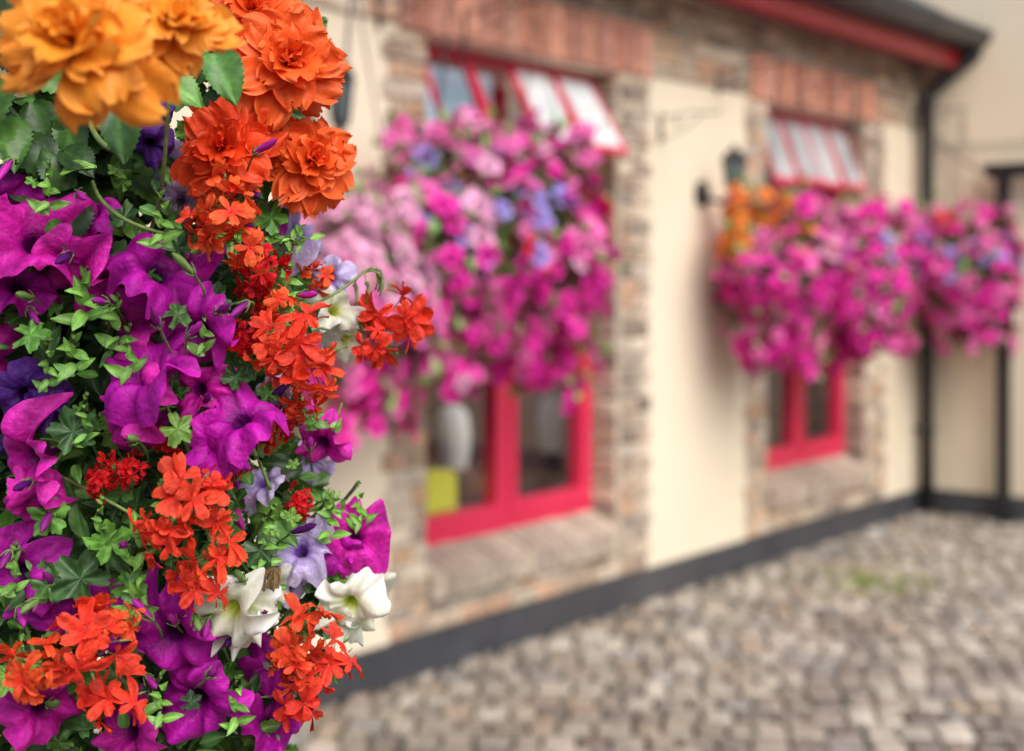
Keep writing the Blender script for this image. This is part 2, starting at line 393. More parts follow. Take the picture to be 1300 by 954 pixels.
sh=empty('wall_shelf',tuple(W(2.6,-4.1,0)),'dark wooden shelves with bottles on the back wall','shelf',TH)
sx=[box(-2.6,-2.55,-.25,.08,0,2.1),box(1.9,1.95,-.25,.08,0,2.1)]
for z in (.5,.95,1.4,1.85): sx.append(box(-2.55,1.9,-.25,.08,z,z+.04))
add('boards',build_mesh('boards',sx,M_wood,False),sh)
bt=[]
for z in (.54,.99,1.44):
    x=-2.4
    while x<1.8:
        c=random.choice([(.5,.45,.35),(.1,.25,.12),(.4,.15,.05),(.7,.68,.6),(.15,.2,.4)])
        bt.append(lathe([(0,0),(.05,0),(.05,.18),(.018,.24),(.018,.3),(0,.3)],10,c,(x,-.08,z))); x+=U(.13,.3)
bb=add('bottles',build_mesh('bottles',bt,M_sett),sh); bb['kind']='stuff'

# ---------------------------------------------------------------- lanterns & brackets
def lantern(s,z,k=.78):
    e=empty('wall_lantern',tuple(W(s,0,z)),'black wall lantern with glass panes on cream plaster','lantern',TH,'wall lanterns on the house front')
    P=[xf(lathe([(0,0),(.065,0),(.065,.012),(.035,.025),(0,.025)],18),np.array([[1,0,0],[0,0,-1],[0,1,0]],float),(0,0,0))]
    P.append(tube([(0,-.01,0),(0,-.05,-.03),(0,-.12,-.045),(0,-.17,-.02),(0,-.185,.0)],.012,n=8))
    add('bracket_arm',build_mesh('bracket_arm',P,M_black),e)
    B=[]
    for j in range(6):
        a=math.pi/3*j; B.append(tube([(.045*k*math.cos(a),-.185+.045*k*math.sin(a),.02),(.066*k*math.cos(a),-.185+.066*k*math.sin(a),.15)],.008,n=5))
    B.append(lathe([(0,0),(.03,0),(.048*k,.02),(0,.022)],6,t=(0,-.185,0)))
    B.append(lathe([(.078*k,.15),(.084*k,.158),(.035,.20),(.012,.21),(.014,.225),(0,.24)],6,t=(0,-.185,0)))
    add('lantern_cage',build_mesh('lantern_cage',B,M_black,False),e)
    add('lantern_glass',build_mesh('lantern_glass',[lathe([(.041*k,.022),(.062*k,.149)],6,t=(0,-.185,0))],M_lglass,False),e)
lantern(2.147,1.90); lantern(-.50,2.0,.62)
def bracket(s,z,L=.36,r=.004):
    e=empty('basket_bracket',tuple(W(s,.016,z)),'black wrought iron basket bracket fixed to the house wall','bracket',TH,'iron basket brackets on the wall')
    P=[box(-.008,.008,-.006,0,-.12,.02),tube([(0,0,0),(0,-L*.6,.01),(0,-L,0),(0,-L-.02,.02)],r,n=6),tube(bez((0,0,-.10),(0,-L*.5,-.08),(0,-L*.75,0),8),r*.8,n=6)]
    P.append(tube([(0,-L*.3+.02*math.cos(t)*(1-t/12),-.03+.02*math.sin(t)*(1-t/12)) for t in np.linspace(0,9,22)],r*.7,n=5))
    add('bracket_arm',build_mesh('scroll_arm',P,M_black),e)
bracket(1.755,2.24,.30)

# ---------------------------------------------------------------- distant blossom baskets
def bloom(col,seed):
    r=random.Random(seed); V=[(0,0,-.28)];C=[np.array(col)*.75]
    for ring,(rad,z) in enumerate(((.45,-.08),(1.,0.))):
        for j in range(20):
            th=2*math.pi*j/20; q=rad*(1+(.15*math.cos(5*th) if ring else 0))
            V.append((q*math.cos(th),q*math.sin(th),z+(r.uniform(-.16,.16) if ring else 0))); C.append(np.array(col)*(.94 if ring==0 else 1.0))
    F=[(0,1+j,1+(j+1)%20) for j in range(20)]+[(1+j,1+(j+1)%20,21+(j+1)%20,21+j) for j in range(20)]
    return (np.array(V),F,np.array(C))
COL=dict(mag=(.95,.035,.45),pink=(.96,.19,.54),lil=(.40,.31,.80),red=(.92,.025,.09),white=(.93,.91,.80),orange=(.96,.27,.05),dmag=(.84,.018,.38),lpink=(.96,.46,.70))
BLO={k:[bloom(v,i) for i in range(3)] for k,v in COL.items()}
BME={k:[build_mesh('blossom_'+k,[b],M_bgflower) for b in v] for k,v in BLO.items()}
LQ=(np.array([(0,0,0),(.32,.4,.05),(0,1,-.1),(-.32,.4,.05)]),[(0,1,2),(0,2,3)])
def basket(px,py,o,rx,rz,zones,label,n=300,size=.044,rough=1.,trail=26):
    t=(px-650)/FPX
    s=(t*(P0[1]+nn[1]*o)-(P0[0]+nn[0]*o))/(uu[0]-t*uu[1])
    c=W(s,o,0); cz=CAM_H+(350-py)/FPX*c[1]; c[2]=cz
    zhook=2.52
    e=empty('hanging_flower_basket',tuple(c),label,'flower basket',0,'flower baskets hanging along the house wall')
    bracket(s,zhook,o)
    add('wire_basket',build_mesh('wire_basket',[lathe([(0,-.17),(.09,-.15),(.16,-.06),(.18,.05),(.17,.05),(.1,.03),(0,.03)],20)],M_moss),e)
    top=np.array([0,0,zhook-cz-.0])
    add('chain',build_mesh('chain',[tube([(.17*math.cos(a),.17*math.sin(a),.05),top*.96],.003,n=5) for a in (0,2.1,4.2)]+[tube([top*.95,top+np.array([0,0,.02])],.004,n=5)],M_black),e)
    lv=[];mass=[]
    ph=[U(0,6) for _ in range(6)]
    def rad(d): 
        a=math.atan2(d[1],d[0]); return 1+rough*(.10*math.sin(3*a+ph[0]+2*d[2])+.09*math.sin(5*d[2]+ph[1]+a)+.06*math.sin(7*a+ph[2]+4*d[2]))
    def taper(p):
        z=p[2]/rz; k=1-.22*max(0,-z-.1); return p*np.array([k,k,1])
    for i in range(1400):
        d=rng.normal(size=3); d/=np.linalg.norm(d); k=rad(d)*U(.6,1.08)
        p=taper(d*np.array([rx,rx,rz])*k)
        if (p+c-P0)@nn<.03: continue
        R=frame(d+rng.normal(size=3)*.6,U(0,6.28)); sz=U(.03,.065)
        g_=np.array([(.14,.28,.05),(.18,.36,.07),(.26,.44,.11),(.09,.18,.04)][random.randrange(4)])
        lv.append(xf((LQ[0],LQ[1],g_),R,p,sz))
    for i in range(trail):
        a=U(0,6.28); b=np.array([math.cos(a)*rx*.75,math.sin(a)*rx*.75,-rz*.3])
        if (b+c-P0)@nn<.08: continue
        q=b*np.array([1.05,1.05,1])+np.array([0,0,-rz*U(.3,.95)])
        lv.append(tube(bez(b,b*np.array([1.3,1.3,1]),q,6),.003,(.12,.22,.06),n=4))
        for k in range(3):
            R=frame((math.cos(a),math.sin(a),U(-.5,.5)),U(0,6)); kk=zones(q[2]/rz,U(-1,1)); 
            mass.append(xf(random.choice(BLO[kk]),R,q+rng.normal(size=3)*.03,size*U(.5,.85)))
        for k in range(3): lv.append(xf((LQ[0],LQ[1],np.array((.2,.38,.09))),frame(rng.normal(size=3),0),q+rng.normal(size=3)*.03,.05))
    for i in range(16):
        a=U(0,6.28); b=np.array([math.cos(a)*rx*.6,math.sin(a)*rx*.6,rz*.6]); q=b*1.25+np.array([0,0,rz*U(.05,.3)])
        if (q+c-P0)@nn<.06: continue
        lv.append(tube([b,q],.003,(.14,.26,.06),n=4)); kk=zones(1.,math.cos(a))
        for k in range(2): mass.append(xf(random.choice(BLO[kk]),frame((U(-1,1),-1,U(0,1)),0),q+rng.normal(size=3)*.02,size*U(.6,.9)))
        for k in range(3): lv.append(xf((LQ[0],LQ[1],np.array((.22,.40,.10))),frame(rng.normal(size=3),0),q+rng.normal(size=3)*.03,.055))
    add('foliage',build_mesh('foliage',lv,M_leaf),e)
    pts=[]
    for i in range(n):
        zz=1-2*(i+.5)/n; a=i*2.39996; q=math.sqrt(1-zz*zz); d=np.array([q*math.cos(a),q*math.sin(a),zz])+rng.normal(size=3)*.09
        d/=np.linalg.norm(d); k=rad(d)*U(.92,1.1); p=taper(d*np.array([rx,rx,rz])*k)
        if (p+c-P0)@nn<.04: continue
        if random.random()<.08: continue
        pts.append((d,p))
    pts.sort(key=lambda dp: dp[0]@(-c/np.linalg.norm(c)),reverse=True)
    for i,(d,p) in enumerate(pts):
        kk=zones(p[2]/rz+U(-.14,.14),p[0]/rx+U(-.14,.14))
        R=frame(d+rng.normal(size=3)*.4+np.array([0,0,.3]),U(0,6)); sz=size*random.choice([.7,.85,1.,1.15,1.35])*(.8 if kk=='lil' else 1)
        if i<96: add('blossom',random.choice(BME[kk]),e,tuple(p),R,sz)
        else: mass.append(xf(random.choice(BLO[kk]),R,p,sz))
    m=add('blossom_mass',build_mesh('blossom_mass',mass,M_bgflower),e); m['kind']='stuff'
rc=random.choice
def z0(z,x): return rc(['lpink','lpink','pink','lpink']) if z>.2 else rc(['pink','lpink','mag','pink','pink']) if z>-.35 else rc(['mag','mag','dmag','pink','mag'])
def z1(z,x):
    if z>.55: return rc(['pink','lpink','mag','pink','lil'])
    if z>.0: return rc(['orange','red','pink','lpink']) if x<-.6 else rc(['lil','lil','pink','lpink','mag'] if x>-.1 else ['pink','lpink','mag','lil'])
    if z>-.3: return rc(['lil','red','lpink','pink','mag','mag'])
    return rc(['mag','mag','pink','lpink','mag','dmag','mag','pink'])
def z2(z,x):
    if z>.65: return rc(['pink','lil','mag','lpink','pink','mag'])
    if z>.15: return rc(['lil','lil','lil','mag','pink']) if x<.3 else rc(['red','mag','mag','pink','dmag','lil'])
    if z>-.1: return rc(['red','pink','lil','lil','mag']) if x<0 else rc(['lil','mag','mag','dmag','pink'])
    if z>-.35: return rc(['lpink','pink','mag','mag','mag'])
    return rc(['mag','mag','mag','dmag','pink','mag'])
def z3(z,x):
    if z>.3: return rc(['orange','orange','pink','orange']) if x<.1 else rc(['pink','lpink','orange','mag','pink'])
    if z>0: return rc(['pink','mag','mag','pink','mag'])
    return rc(['mag','mag','dmag','pink','mag','mag'])
def z4(z,x):
    if z>.6: return rc(['lpink','pink','pink','mag'])
    if z>.05: return rc(['lil','lil','mag','pink','mag'] if x>0 else ['pink','mag','lil','mag'])
    if z>-.5: return rc(['mag','mag','pink','dmag','mag','white' if x>.6 else 'mag'])
    return rc(['mag','dmag','mag','pink'])
def z5(z,x):
    if z>.6: return rc(['red','pink','pink','mag'])
    if z>0: return rc(['lil','lil','mag','pink','mag'])
    return rc(['mag','mag','pink','dmag','mag','white' if x>.5 else 'pink'])
basket(448,390,.35,.24,.34,z0,'hanging basket of pale pink and magenta petunias by the window',n=260)
basket(572,305,.36,.275,.38,z1,'hanging basket of pink, lilac and orange flowers before window',n=320,rough=1.2)
basket(678,318,.36,.275,.43,z2,'hanging basket with lilac top and trailing magenta petunias',n=370,rough=1.2)
basket(988,348,.35,.285,.37,z3,'hanging basket with orange top and magenta petunias',n=340,rough=1.2)
basket(1087,354,.35,.34,.38,z4,'hanging basket of violet and magenta flowers before window',n=400,rough=1.2)
basket(1222,348,.34,.37,.37,z5,'hanging basket with red, white and magenta flowers by downpipe',n=400,rough=1.2)

# ---------------------------------------------------------------- close flowers
def petunia(seed,main,edge,throat,vein=.72,ruf=1.,cal=(.18,.32,.08),deep=1.):
    r=random.Random(seed); nt_,nr=90,20
    ph=[r.uniform(0,6.28) for _ in range(12)]
    am=[r.uniform(.5,1.4) for _ in range(8)]; fold=r.uniform(.15,.7); fa=r.uniform(0,6.28); back=r.uniform(.2,.8)
    V=[];C=[]
    main,edge,throat=map(np.array,(main,edge,throat))
    for i in range(nr):
        t=i/(nr-1)
        q=0.
        if t<.28:
            q0=t/.28; rad=.07+.13*q0**1.6; z=-1.0*deep+.58*q0*deep
        else:
            q=(t-.28)/.72; rad=.20+.80*q**1.05; z=-.42*deep+.50*deep*math.sin(q*math.pi*.5)-.20*q**3
        for j in range(nt_):
            th=2*math.pi*j/nt_
            lobe=math.cos(5*th)
            rr=rad*(1+q*q*(.08*lobe+.07*math.sin(3*th+ph[0])+.08*math.sin(2*th+ph[8])+.015*math.sin(13*th+ph[1]) -.13*max(0,-lobe)**6))
            zz=z+ruf*q**1.6*(.10*am[0]*math.sin(3*th+ph[2])+.13*am[1]*math.sin(5*th+ph[3])+.10*am[2]*math.sin(7*th+ph[4]+q)+.06*am[3]*math.sin(11*th+ph[5]+2*q)*q+.03*math.sin(17*th+ph[9]+4*q)*q*q)
            zz+=.02*math.sin(9*th+7*q+ph[10])*q
            zz+=-.07*q*(1-q)*4*math.exp(-((1-lobe)*3))
            zz-=fold*rr*rr*math.cos(th-fa)**2*1.3
            zz-=back*q**4*max(0,math.sin(th+ph[6]))
            V.append((rr*math.cos(th)*(1-.2*fold*q),rr*math.sin(th),zz))
            rib=math.exp(-((1-lobe)*9)); fine=(.5+.5*math.cos(30*th+3*math.sin(7*q+ph[7])))**2
            k=1-(1-vein)*(.8*rib+.6*fine*(1-q*.6))
            c=main*(1-q)+edge*q
            w=max(0,min(1,(t-.22)/.2)); c=throat*(1-w)+c*w
            C.append(c*k*(1+.14*math.sin(3*th+ph[1])+.08*math.sin(7*th+9*q)))
    parts=[(np.array(V),gridf(nr,nt_,True),np.array(C))]
    for k in range(5):
        a=2*math.pi*k/5+.3
        pts=bez((.05*math.cos(a),.05*math.sin(a),-1.03*deep),(.16*math.cos(a),.16*math.sin(a),-.95*deep),(.30*math.cos(a),.30*math.sin(a),-.62*deep),6)
        parts.append(tube(pts,.055,cal,n=5,r1=.02))
    parts.append(tube(bez((0,0,-.98*deep),(.05,.02,-1.5*deep),(r.uniform(-.5,.5),-.4,-2.0*deep),7),.035,cal,n=6))
    return parts
def petal(L_,Wd,nu=8,nv=7,el0=.9,bend=.9,cup=.25,ruf=.08,r=random,c0=(1,.3,.02),c1=(1,.15,.02),peak=.68,vein=.12,notch=0.,twist=0.,frill=.04):
    V=[];C=[];ph=[r.uniform(0,6.28) for _ in range(4)]
    x=z=0.; c0=np.array(c0);c1=np.array(c1); br=r.uniform(.88,1.1)
    for i in range(nu):
        u=i/(nu-1); el=el0-bend*u
        if i: x+=math.cos(el)*L_/(nu-1); z+=math.sin(el)*L_/(nu-1)
        w=Wd*.5*(.14+.86*math.sin(math.pi*min(1,u/peak)*.5)) if u<peak else Wd*.5*math.sqrt(max(0.0,1-((u-peak)/(1.04-peak))**2.4))
        nx,nz=-math.sin(el),math.cos(el)
        for j in range(nv):
            v=-1+2*j/(nv-1)
            h=cup*w*v*v+ruf*L_*u*u*(math.sin(4*v+ph[0])+.7*math.sin(9*v+ph[1])*abs(v)+.4*math.sin(7*u+ph[3])*abs(v))+twist*w*v*u
            tip=-notch*L_*max(0,u-.8)*5*math.exp(-(v*3)**2)+frill*L_*u**4*(math.sin(8*v+ph[2])+.8*math.sin(17*v+ph[1]))
            V.append((x+nx*h+math.cos(el)*tip,w*v*(1+frill*math.sin(12*u+ph[0])*u),z+nz*h+math.sin(el)*tip))
            k=br*(1-vein*(.5+.5*math.cos(v*16+ph[3]*.2)))
            C.append((c0*(1-u)+c1*u)*k)
    return (np.array(V),gridf(nu,nv),np.array(C))
def rotz(a): return np.array([[math.cos(a),-math.sin(a),0],[math.sin(a),math.cos(a),0],[0,0,1.]])
def begonia(seed,cin,cout,cedge,n=42,droop=0.,loose=1.):
    r=random.Random(seed); parts=[]
    cin,cout,cedge=map(np.array,(cin,cout,cedge))
    for k in range(n):
        q=(k+.5)/n; a=k*2.39996+r.uniform(-.5,.5)
        L_=(.34+.78*q**.7)*r.uniform(.78,1.2); el=1.4-1.4*q**.7+r.uniform(-.2,.22)*loose-droop*q
        base=cin*(1-q)+cout*q
        p=petal(L_,L_*r.uniform(.55,.9),11,17,el+.3,.3+.55*q+r.uniform(-.2,.3)*loose,r.uniform(-.1,.3),r.uniform(.05,.10),r,base*.9,base,peak=.66,vein=.12,notch=.05,twist=r.uniform(-.35,.35)*loose,frill=.045)
        V,F,C=p; 
        uu_=np.repeat(np.linspace(0,1,11),17)[:,None]; vv=np.abs(np.tile(np.linspace(-1,1,17),11))[:,None]
        m=.55*(np.maximum(uu_,vv)**5); C=C*(1-m)+cedge*m
        parts.append(xf((V,F,C),rotz(a),(0,0,-.40*q-.02)))
    parts.append(tube(bez((0,0,-.4),(0,0,-.9),(.3,-.5,-1.3),6),.05,(.35,.2,.08),n=6))
    return parts
def geranium(seed,c0,c1,nfl=6,big=1.):
    r=random.Random(seed); parts=[]
    for k in range(nfl):
        q=(k+.5)/nfl; a=k*2.39996+r.uniform(-.4,.4); el=math.acos(1-q*1.1)
        d=np.array([math.sin(el)*math.cos(a),math.sin(el)*math.sin(a),math.cos(el)])+np.array([r.uniform(-.35,.35) for _ in range(3)])
        d/=np.linalg.norm(d); ctr=d*r.uniform(.3,.9)
        R=frame(d+np.array([r.uniform(-.5,.5) for _ in range(3)]),r.uniform(0,6.28)); cs=r.uniform(.84,1.12)
        for j in range(5):
            aa=[-.36,.36,1.75,3.14,4.53][j]+r.uniform(-.2,.2)
            L_=r.uniform(.46,.70)*big*(1.1 if j<2 else .92)
            p=petal(L_,L_*r.uniform(.42,.64),10,7,r.uniform(.0,.9),r.uniform(.1,1.2),r.uniform(-.35,.45),.065,r,np.array(c1)*cs,np.array(c0)*cs,peak=.74,vein=.2,notch=.03,twist=r.uniform(-.7,.7))
            parts.append(xf(xf(p,rotz(aa)),R,ctr))
        parts.append(tube([ctr*.98,ctr*1.04+d*.06],.018,(.5,.1,.05),n=5))
        parts.append(tube(bez((0,0,-.3),ctr*.4,ctr-d*.01,6),.013,(.22,.28,.09) if r.random()<.6 else (.35,.1,.05),n=5))
    for k in range(6):
        a=r.uniform(0,6.28); d=np.array([math.cos(a)*.8,math.sin(a)*.8,r.uniform(-.5,.3)]); b=d*r.uniform(.6,1.0)
        parts.append(tube(bez((0,0,-.3),b*.5+np.array([0,0,.1]),b,6),.012,(.2,.3,.08),n=5))
        cc=(.22,.34,.1) if k<4 else c0
        parts.append(tube([b,b*1.08+np.array([0,0,-.03]),b*1.2+np.array([0,0,-.1]),b*1.26+np.array([0,0,-.17])],.035,cc,n=6,r1=.012))
    parts.append(tube(bez((0,0,-.3),(0,0,-1.),(.2,-.3,-1.8),7),.022,(.18,.3,.09),n=6))
    return parts
def ovate(L_,Wd,r,c=(.1,.2,.05),nu=10,nv=7,serr=0,asym=0,fold=.35,bend=.6):
    V=[];C=[];x=z=0.;c=np.array(c);ph=r.uniform(0,6.28);b0=r.uniform(.1,.5)
    for i in range(nu):
        u=i/(nu-1); el=b0-bend*u
        if i: x+=math.cos(el)*L_/(nu-1); z+=math.sin(el)*L_/(nu-1)
        w=Wd*.5*(math.sin(math.pi*min(1,(u*.96+.02)**.72))**.9)
        if serr: w*=1+serr*(1 if i%2 else -1)
        for j in range(nv):
            v=-1+2*j/(nv-1); h=fold*w*abs(v)+.06*L_*math.sin(5*u+3*v+ph)*abs(v)
            V.append((x-math.sin(el)*h,w*v*(1+asym*(v>0)),z+math.cos(el)*h))
            vn=math.exp(-(v*5)**2)*.7+.3*max(0,math.cos((u*7-abs(v)*2.2)*2*math.pi/1.6))**4
            C.append(c*(1+.6*vn)+np.array([.02,.03,.005])*vn)
    return (np.array(V),gridf(nu,nv),np.array(C))
def ivy(R_,r,c=(.08,.17,.05)):
    nt_=60;nr=8;V=[];C=[];c=np.array(c);ph=r.uniform(0,6.28);cup=r.uniform(-.15,.4)
    for i in range(nr):
        t=i/(nr-1)
        for j in range(nt_):
            th=2*math.pi*j/nt_-math.pi
            lob=abs(math.cos(2.5*th)); o=.62+.44*lob**.9
            if abs(th)>2.7: o*=.35+.65*(math.pi-abs(th))/.44
            o*=1+.07*math.sin(15*th+ph)+.03*math.sin(28*th)
            rr=R_*t*(.9*t*o+ (1-t)*.8 if t<1 else o*.9)
            V.append((rr*math.cos(th),rr*math.sin(th),R_*(cup*t*t+.12*t*math.sin(5*th+ph)+.07*t*t*math.sin(9*th))))
            vn=max(0,math.cos(2.5*th)**2)**14
            zone=math.exp(-((t-.55)/.12)**2)
            C.append(c*(1+.7*vn*(1-.4*t)-.35*zone))
    return (np.array(V),gridf(nr,nt_,True),np.array(C))

MAG=dict(main=(.46,.003,.35),edge=(.66,.018,.49),throat=(.08,.0,.09),vein=.55)
MAG2=dict(main=(.60,.004,.33),edge=(.82,.03,.49),throat=(.12,.0,.10),vein=.55)
WHT=dict(main=(.88,.90,.64),edge=(.93,.94,.86),throat=(.60,.66,.10),vein=.9)
LAV=dict(main=(.50,.37,.76),edge=(.70,.60,.88),throat=(.20,.08,.40),vein=.72)
DPU=dict(main=(.06,.01,.17),edge=(.12,.03,.27),throat=(.01,.0,.03))
def mset(nm,kw,n,sd,lo=1.2,hi=2.4,mat=None,**k2): return [build_mesh(nm,petunia(sd+i,**kw,**k2,ruf=random.uniform(lo,hi)),mat or M_petal) for i in range(n)]
ME={'mag':mset('petunia_bloom',MAG,9,10)+mset('petunia_bloom',MAG2,8,30),'white':mset('white_petunia_bloom',WHT,6,50,1.4,2.6,M_white,deep=1.25),'lav':mset('lilac_petunia_bloom',LAV,4,60),'dpu':mset('dark_petunia_bloom',DPU,3,70)}
ME['ger']=[build_mesh('geranium_head',geranium(100+i,(.96,.060+.016*i,.032),(.88,.028,.018),nfl=[7,8,9,6,7,10,8][i]),M_petal) for i in range(7)]
ME['gerd']=[build_mesh('geranium_head_dark',geranium(120+i,(.82,.010,.018),(.55,.004,.008),nfl=12,big=.8),M_petal) for i in range(3)]
ME['begY']=[build_mesh('begonia_bloom',begonia(200+i,(.97,.40,.03),(.97,.31,.025),(.97,.42,.08),n=36,droop=.15,loose=1.4),M_beg) for i in range(2)]
ME['begO']=[build_mesh('begonia_bloom',begonia(210+i,(.97,.12,.015),(.97,.135,.025),(.97,.22,.06)),M_beg) for i in range(3)]
ME['begR']=[build_mesh('begonia_bloom',begonia(220,(.95,.065,.012),(.96,.075,.015),(.97,.13,.035)),M_beg)]

BASE=np.array([-.46,1.36,1.45])
def depth(px): return 1.0+.13*(max(0,(px-180)/270.))**2
GRP='plants sharing the big flower basket'
plants={}
def plant(key,name,label,cat):
    plants[key]=dict(e=empty(name,tuple(BASE+np.array([U(-.06,.06),U(-.06,.06),.0])),label,cat,0,GRP),stuff=[])
plant('beg','begonia_plant','double begonia with large orange ruffled blooms in basket','begonia')
plant('mag','petunia_plant','trailing petunia with vivid magenta trumpet flowers','petunia')
plant('white','petunia_plant','petunia with white flowers and yellow-green throats','petunia')
plant('lav','petunia_plant','petunia with pale lilac flowers among the foliage','petunia')
plant('dpu','petunia_plant','petunia with very dark purple velvety flowers','petunia')
plant('ger','geranium_plant','ivy geranium with orange-red clusters and lobed leaves','geranium')
plant('gerd','geranium_plant','geranium with small deep red flower clusters','geranium')
CN={'beg':'begonia_flower','mag':'petunia_flower','white':'petunia_flower','lav':'petunia_flower','dpu':'petunia_flower','ger':'flower_cluster','gerd':'flower_cluster'}
def fl(key,px,py,size,dy=0.,f=None,mk=None,var=None,roll=None):
    Y=depth(px)+dy; p=at(px,py,Y); R_=size/2/FPX*Y
    if f is None: f=(U(-.5,.7),U(-.4,.8))
    if key in('mag','lav'): f=(f[0]+random.choice([-1,1])*U(.25,.95),f[1]+random.choice([-1,1])*U(.2,.85)); R_*=1.15*U(.88,1.12)
    if key=='white': R_*=1.05
    n=np.array([f[0],-1,f[1]])
    ms=ME[mk or key]; me=ms[(var if var is not None else random.randrange(len(ms)))%len(ms)]
    Rm=frame(n,U(0,6.28) if roll is None else roll)
    pl=plants[key]; base=np.array(pl['e'].location)
    add(CN[key],me,pl['e'],tuple(p-base),Rm,R_)
    n/=np.linalg.norm(n); a=p-n*R_*(2.0 if key not in('ger','gerd') else 1.6)-base
    b=np.array([a[0]*.5,a[1]*.5,a[2]*.7+.03])
    if key!='beg': pl['stuff'].append(tube(bez(a+n*R_*.3,a,b,8),.0012,(.16,.28,.08),n=5))
fl('beg',88,48,205,-.26,(-.1,.3),'begY',0); fl('beg',222,25,145,-.22,(.3,.5),'begY',1); fl('beg',155,-25,140,-.2,(.1,.6),'begY',1)
fl('beg',366,76,156,-.05,(.35,.25),'begO',0); fl('beg',397,202,124,-.05,(.45,.1),'begO',1)
fl('beg',283,186,124,-.02,(.0,.15),'begR',0); fl('beg',322,12,125,-0.01,(.2,.5),'begO',2)
for a in [(48,290,135,-.02,(-.25,.35)),(85,352,110,-.01,(.1,-.3)),(212,330,112,-.02,(.4,.3)),(180,455,130,-.035,(.1,.5)),(138,425,95,0,(-.5,.2)),(246,430,105,-.03,(.5,.3)),(160,505,95,-.03,(-.2,-.3)),
  (298,515,105,-.05,(.3,.5)),(285,560,80,-.04,(.3,-.3)),(22,590,130,-.03,(-.1,.3)),(8,735,100,-.01,(.1,.3)),(92,780,108,-.01,(.0,.6)),(212,818,112,-.03,(.2,.2)),(450,672,84,-.04,(.9,.25)),(428,700,58,-.03,(.6,-.5)),(405,572,78,-.02,(.6,.3)),
  (345,277,60,0.,(.5,.3)),(292,650,60,.02,(.2,.2)),(345,835,75,0.02,(.4,.3)),(165,385,80,.01,(0,.2)),(110,265,72,.01,(.0,.5)),(240,900,100,-.01,(.1,.4)),(60,905,110,-.02,(0,.3)),(-40,470,130,0,(-.3,.2)),
  (-50,330,130,0,(-.3,.2)),(-50,860,130,0,(-.3,.2)),(150,930,95,0,(.1,.5)),(350,915,80,0,(.5,.4)),(245,492,74,-.02,(.2,.6)),(190,540,70,.01,(.2,.6)),(25,350,90,.0,(0,.3)),(50,640,80,-.01,(.3,-.4)),(165,800,70,.0,(0,.4)),(10,260,80,0,(0,.6)),(120,320,70,.0,(.4,.2)),(215,380,66,0,(.3,-.2))]:
    fl('mag',*a)
for a in [(282,785,105,-.05,(-.3,-.25)),(318,768,86,-.03,(.6,.3)),(258,772,70,-.02,(-.6,.3)),(300,812,64,-.03,(.1,-.8)),(440,778,88,-.06,(-.1,-.3)),(470,745,84,-.04,(.9,.5)),(468,790,66,-.04,(.9,-.5)),(420,790,60,-.03,(-.4,-.3)),(430,388,66,-.01,(.6,.5)),(447,435,56,-.0,(.8,-.4)),(350,870,70,.02,(.4,.3)),(350,745,56,0,(.3,.3))]: fl('white',*a)
for a in [(388,285,68,.0,(.8,.5)),(382,692,74,-.01,(.5,.3)),(212,212,62,.02,(.1,.4)),(345,505,56,.01,(.3,.2)),(330,605,56,.02,(.3,.2)),(420,355,50,.04,(.5,.2)),(235,255,52,.03,(.2,.6)),(360,740,56,.02,(.4,.2)),(345,170,60,.05,(.4,.3)),(395,590,50,.03,(.5,.2))]: fl('lav',*a)
for a in [(22,500,90,-.01,(-.1,.1)),(188,190,66,-.01,(.1,-.9)),(58,520,62,.0,(.4,-.3)),(322,425,40,0,(.5,.1)),(205,150,40,.0,(.4,-.7)),(20,560,60,.02,(.2,.2))]: fl('dpu',*a)
for a in [(492,405,104,-.05,(.7,.2)),(470,430,66,-.04,(.4,-.2)),(380,430,104,-.07,(.4,.1)),(398,470,80,-.06,(.5,-.1)),(382,505,76,-.04,(.3,-.2)),(345,450,72,-.05,(.2,.1)),(358,395,62,-.04,(.3,.3)),(282,262,100,-.05,(.3,.3)),(300,310,84,-.05,(.2,-.1)),(255,290,60,-.04,(-.2,.1)),(240,640,104,-.06,(.1,.4)),(272,697,100,-.06,(.2,.0)),(205,672,84,-.06,(-.2,.1)),(268,625,62,-.05,(.2,.4)),
  (110,820,112,-.07,(.0,.4)),(50,848,92,-.07,(-.2,.1)),(384,802,94,-.05,(.3,.3)),(418,842,80,-.05,(.5,.1)),(398,352,52,-.0,(.5,.2)),(255,742,80,-.05,(.2,-.2)),(148,790,62,-.06,(.3,.3)),(375,880,90,-.03,(.4,.2)),(150,890,90,-.05,(0,.2)),(330,540,50,-.02,(.3,.1)),(370,845,70,-.05,(.1,0))]: fl('ger',*a)
for a in [(335,345,76,-.02,(.3,.2)),(130,605,58,-.02,(0,.4)),(165,600,52,-.02,(.2,.2)),(350,548,64,0,(.4,.2)),(306,428,66,-.01,(.2,.1)),(290,595,50,0,(.2,.2)),(322,365,56,-.01,(.4,-.1)),(205,560,46,-.01,(.1,.2)),(380,640,50,0.0,(.4,.1)),(180,780,50,0,(0,.2)),(370,520,44,0,(.4,.1)),(330,395,50,0,(.3,0))]: fl('gerd',*a)

